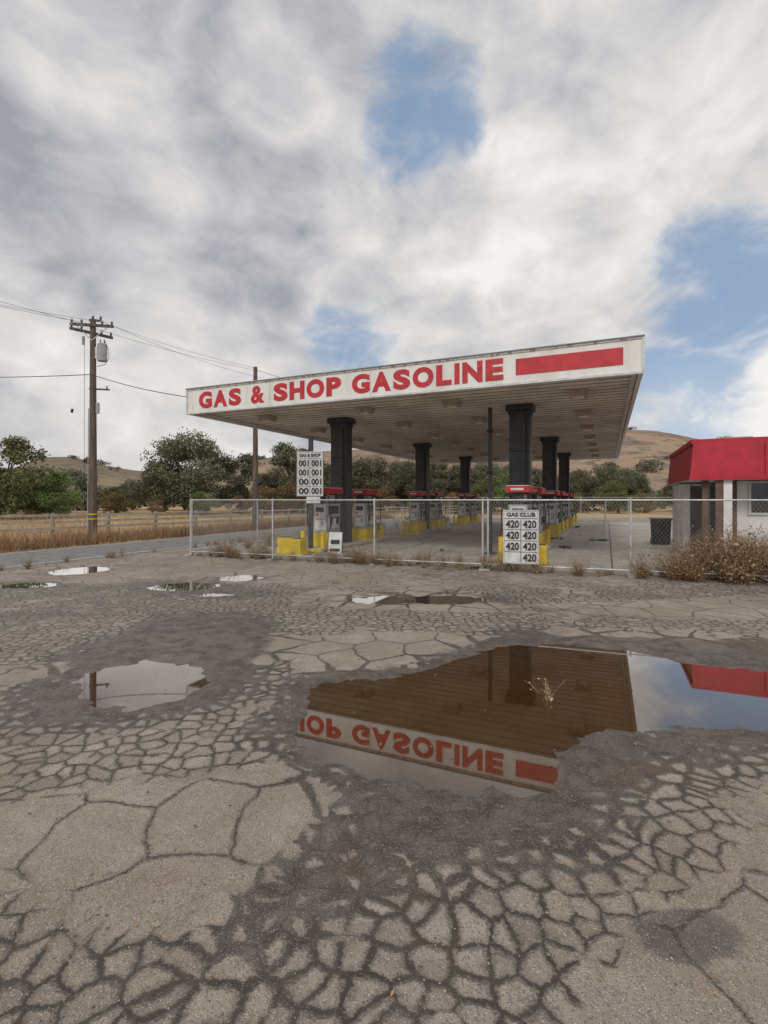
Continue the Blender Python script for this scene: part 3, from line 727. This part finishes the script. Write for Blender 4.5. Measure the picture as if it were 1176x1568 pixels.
b.obj('mansard_roof',e)
b=MB()
b.box((6.2,3.5,1.12),(9.6,4.8,2.24),STUC)
b.box((1.0,.55,1.12),(.22,.9,2.24),STUC)
b.box((.25,4.2,1.1),(.2,3.2,2.2),STUC); b.box((.75,5.5,1.1),(1.2,.2,2.2),STUC)
b.box((5.9,.45,.22),(10,.3,.44),STUC); b.box((5.9,.45,.46),(10.1,.36,.04),CONC)
b.obj('walls',e)
b=MB()
b.box((.45,.35,1.12),(.16,.16,2.24),BROWN); b.box((1.32,1.086,1.12),(.2,.02,2.24),BROWN); b.box((.78,.09,1.12),(.2,.02,2.22),BROWN)
b.obj('timber_posts',e)
b=MB()
for x in (1.75,4.3,6.9):
    b.box((x+1.05,1.09,1.78),(2.1,.03,.82),GLASS)
    for xx in (x,x+1.05,x+2.1): b.box((xx,1.07,1.78),(.06,.05,.88),LGREY)
    for zz in (1.33,2.2): b.box((x+1.05,1.066,zz),(2.2,.05,.06),LGREY)
b.obj('windows',e)
b=MB(); b.box((1.6,2.4,3.45),(.9,.7,.20),GREY); b.cyl((2.6,2,3.34),(2.6,2,3.62),.07,.07,GALV,10); b.cyl((2.6,2,3.62),(2.6,2,3.69),.12,.12,GALV,10)
b.box((3.6,2.2,3.52),(1.0,.9,.34),LGREY); b.box((.9,2,3.40),(.3,.3,.12),RED); b.obj('roof_vents',e,bevel=.01)
e=empty('trash_bin',(9.9,18.0,0),TH); b=MB(); b.box((0,0,.45),(.55,.6,.85),DARK,top=(1.12,1.12)); b.box((0,0,.91),(.68,.72,.07),CHAR)
b.cyl((-.3,.3,.1),(.3,.3,.1),.1,.1,DARK,12); b.obj('bin_body',e,bevel=.02)
for (x,y,s) in ((8.3,19.5,.5),(7.0,20.2,.35),(1.8,15.6,.12),(3.9,13.6,.1),(11.0,29,.5),(2.1,11.5,.10),(5.9,16.5,.2)):
    e=empty('debris_pile',(x,y,0),random.uniform(0,3)); b=MB()
    for i in range(7):
        M=Matrix.Translation((random.gauss(0,s*.4),random.gauss(0,s*.3),.05))@Matrix.Rotation(random.uniform(0,3),4,'Z')@Matrix.Rotation(random.uniform(-.3,.3),4,'X')
        b.box((0,0,0),(s*random.uniform(.3,.9),s*random.uniform(.15,.5),.05),random.choice((DARK,CHAR,GREY)),M)
    b.obj('scraps',e)

# ------------------------------------------------------------------ WORLD
w=bpy.data.worlds.new('World'); scene.world=w; w.use_nodes=True
t=NT(w.node_tree); bg=t.n['Background']
sky=t.add('ShaderNodeTexSky',sky_type='NISHITA'); sky.sun_disc=False; sky.sun_elevation=rad(40); sky.sun_rotation=rad(200)
bg.inputs['Strength'].default_value=.10
G=t.add('ShaderNodeTexCoord').outputs['Generated']
sp=t.add('ShaderNodeSeparateXYZ'); t.l.new(G,sp.inputs[0])
mp=t.add('ShaderNodeMapping'); mp.inputs['Rotation'].default_value=(0,rad(-26),0); mp.inputs['Scale'].default_value=(1,1,1.55); t.l.new(G,mp.inputs['Vector']); Q0=mp.outputs[0]
wq=t.vm('SCALE',t.vm('SUBTRACT',t.noise(Q0,5.0,2,.5,0,True),(.5,.5,.5)),.15)
Q=t.vm('ADD',Q0,wq)
offs=(.035,.0,.07)
na=t.noise(Q,2.2,6,.56); nb_=t.noise(t.vm('ADD',Q,offs),2.2,5,.56)
relief=t.m('MULTIPLY',t.m('SUBTRACT',na,nb_),3.6)
def blob(d,s0,s1):
    d=Vector(d).normalized(); dp=t.vm('DOT_PRODUCT',G,tuple(d)); return t.mr(dp,math.cos(s0),math.cos(s1))
br=t.m('ADD',.50,relief)
br=t.m('ADD',br,t.m('MULTIPLY',t.m('SUBTRACT',na,.5),1.9))
br=t.m('ADD',br,t.m('MULTIPLY',sp.outputs[0],.14))
br=t.m('ADD',br,t.mr(sp.outputs[2],.30,.0,0,.16))
for d_,r_,a_ in (((-.31,1,.82),rad(26),-.22),((-.12,1,.42),rad(15),-.22),((.16,1,.60),rad(14),.22),((.62,1,.80),rad(20),.12),((-.64,1,.25),rad(14),.20),((-.6,1,.5),rad(12),-.12),((.74,1,.27),rad(7),.40)):
    br=t.m('ADD',br,t.m('MULTIPLY',blob(d_,r_,rad(1)),a_))
ramp=t.mr(br,-.35,1.15,0,1,False)
cc=t.mix(ramp,(3.5,3.55,3.95),(9.1,8.9,8.6))
g1=blob((.07,1,.78),rad(9),rad(1)); g2=blob((.66,1,.41),rad(9),rad(1)); g3=blob((-.05,1,.33),rad(8),rad(0)); g4=blob((.56,1,.19),rad(10),rad(1))
gs=t.m('MAXIMUM',t.m('MAXIMUM',t.m('MULTIPLY',g1,1.15),t.m('MULTIPLY',g2,.95)),t.m('MAXIMUM',t.m('MULTIPLY',g3,.7),g4))
nn=t.noise(t.vm('ADD',Q,(9,3,0)),4.2,5,.6)
gm=t.mr(t.m('ADD',t.m('MULTIPLY',gs,.38),t.m('MULTIPLY',t.m('SUBTRACT',nn,.5),1.3)),.16,.46)
gm=t.m('MULTIPLY',gm,t.mr(gs,.02,.3))
blue=t.mix(.75,sky.outputs[0],(2.6,3.9,5.8))
blue=t.mix(t.mr(sp.outputs[2],.28,.10,0,.5),blue,(6.2,6.9,7.9))
full=t.mix(t.m('MULTIPLY',gm,.9),cc,blue)
t.l.new(full,bg.inputs['Color'])

sun=bpy.data.lights.new('sun','SUN'); sun.energy=1.4; sun.angle=rad(16); sun.color=(1,.95,.89)
so=bpy.data.objects.new('sun',sun); COL.objects.link(so); so.rotation_euler=(rad(50),0,rad(-20)); so.location=(0,0,30)

cam=bpy.data.cameras.new('camera'); co=bpy.data.objects.new('camera',cam); COL.objects.link(co); scene.camera=co
co.location=(0,0,1.6); co.rotation_euler=(rad(90),0,0)
cam.sensor_fit='HORIZONTAL'; cam.sensor_width=36; cam.lens=36*770/1176; cam.shift_y=-19/1176; cam.clip_end=2500; cam.clip_start=.05
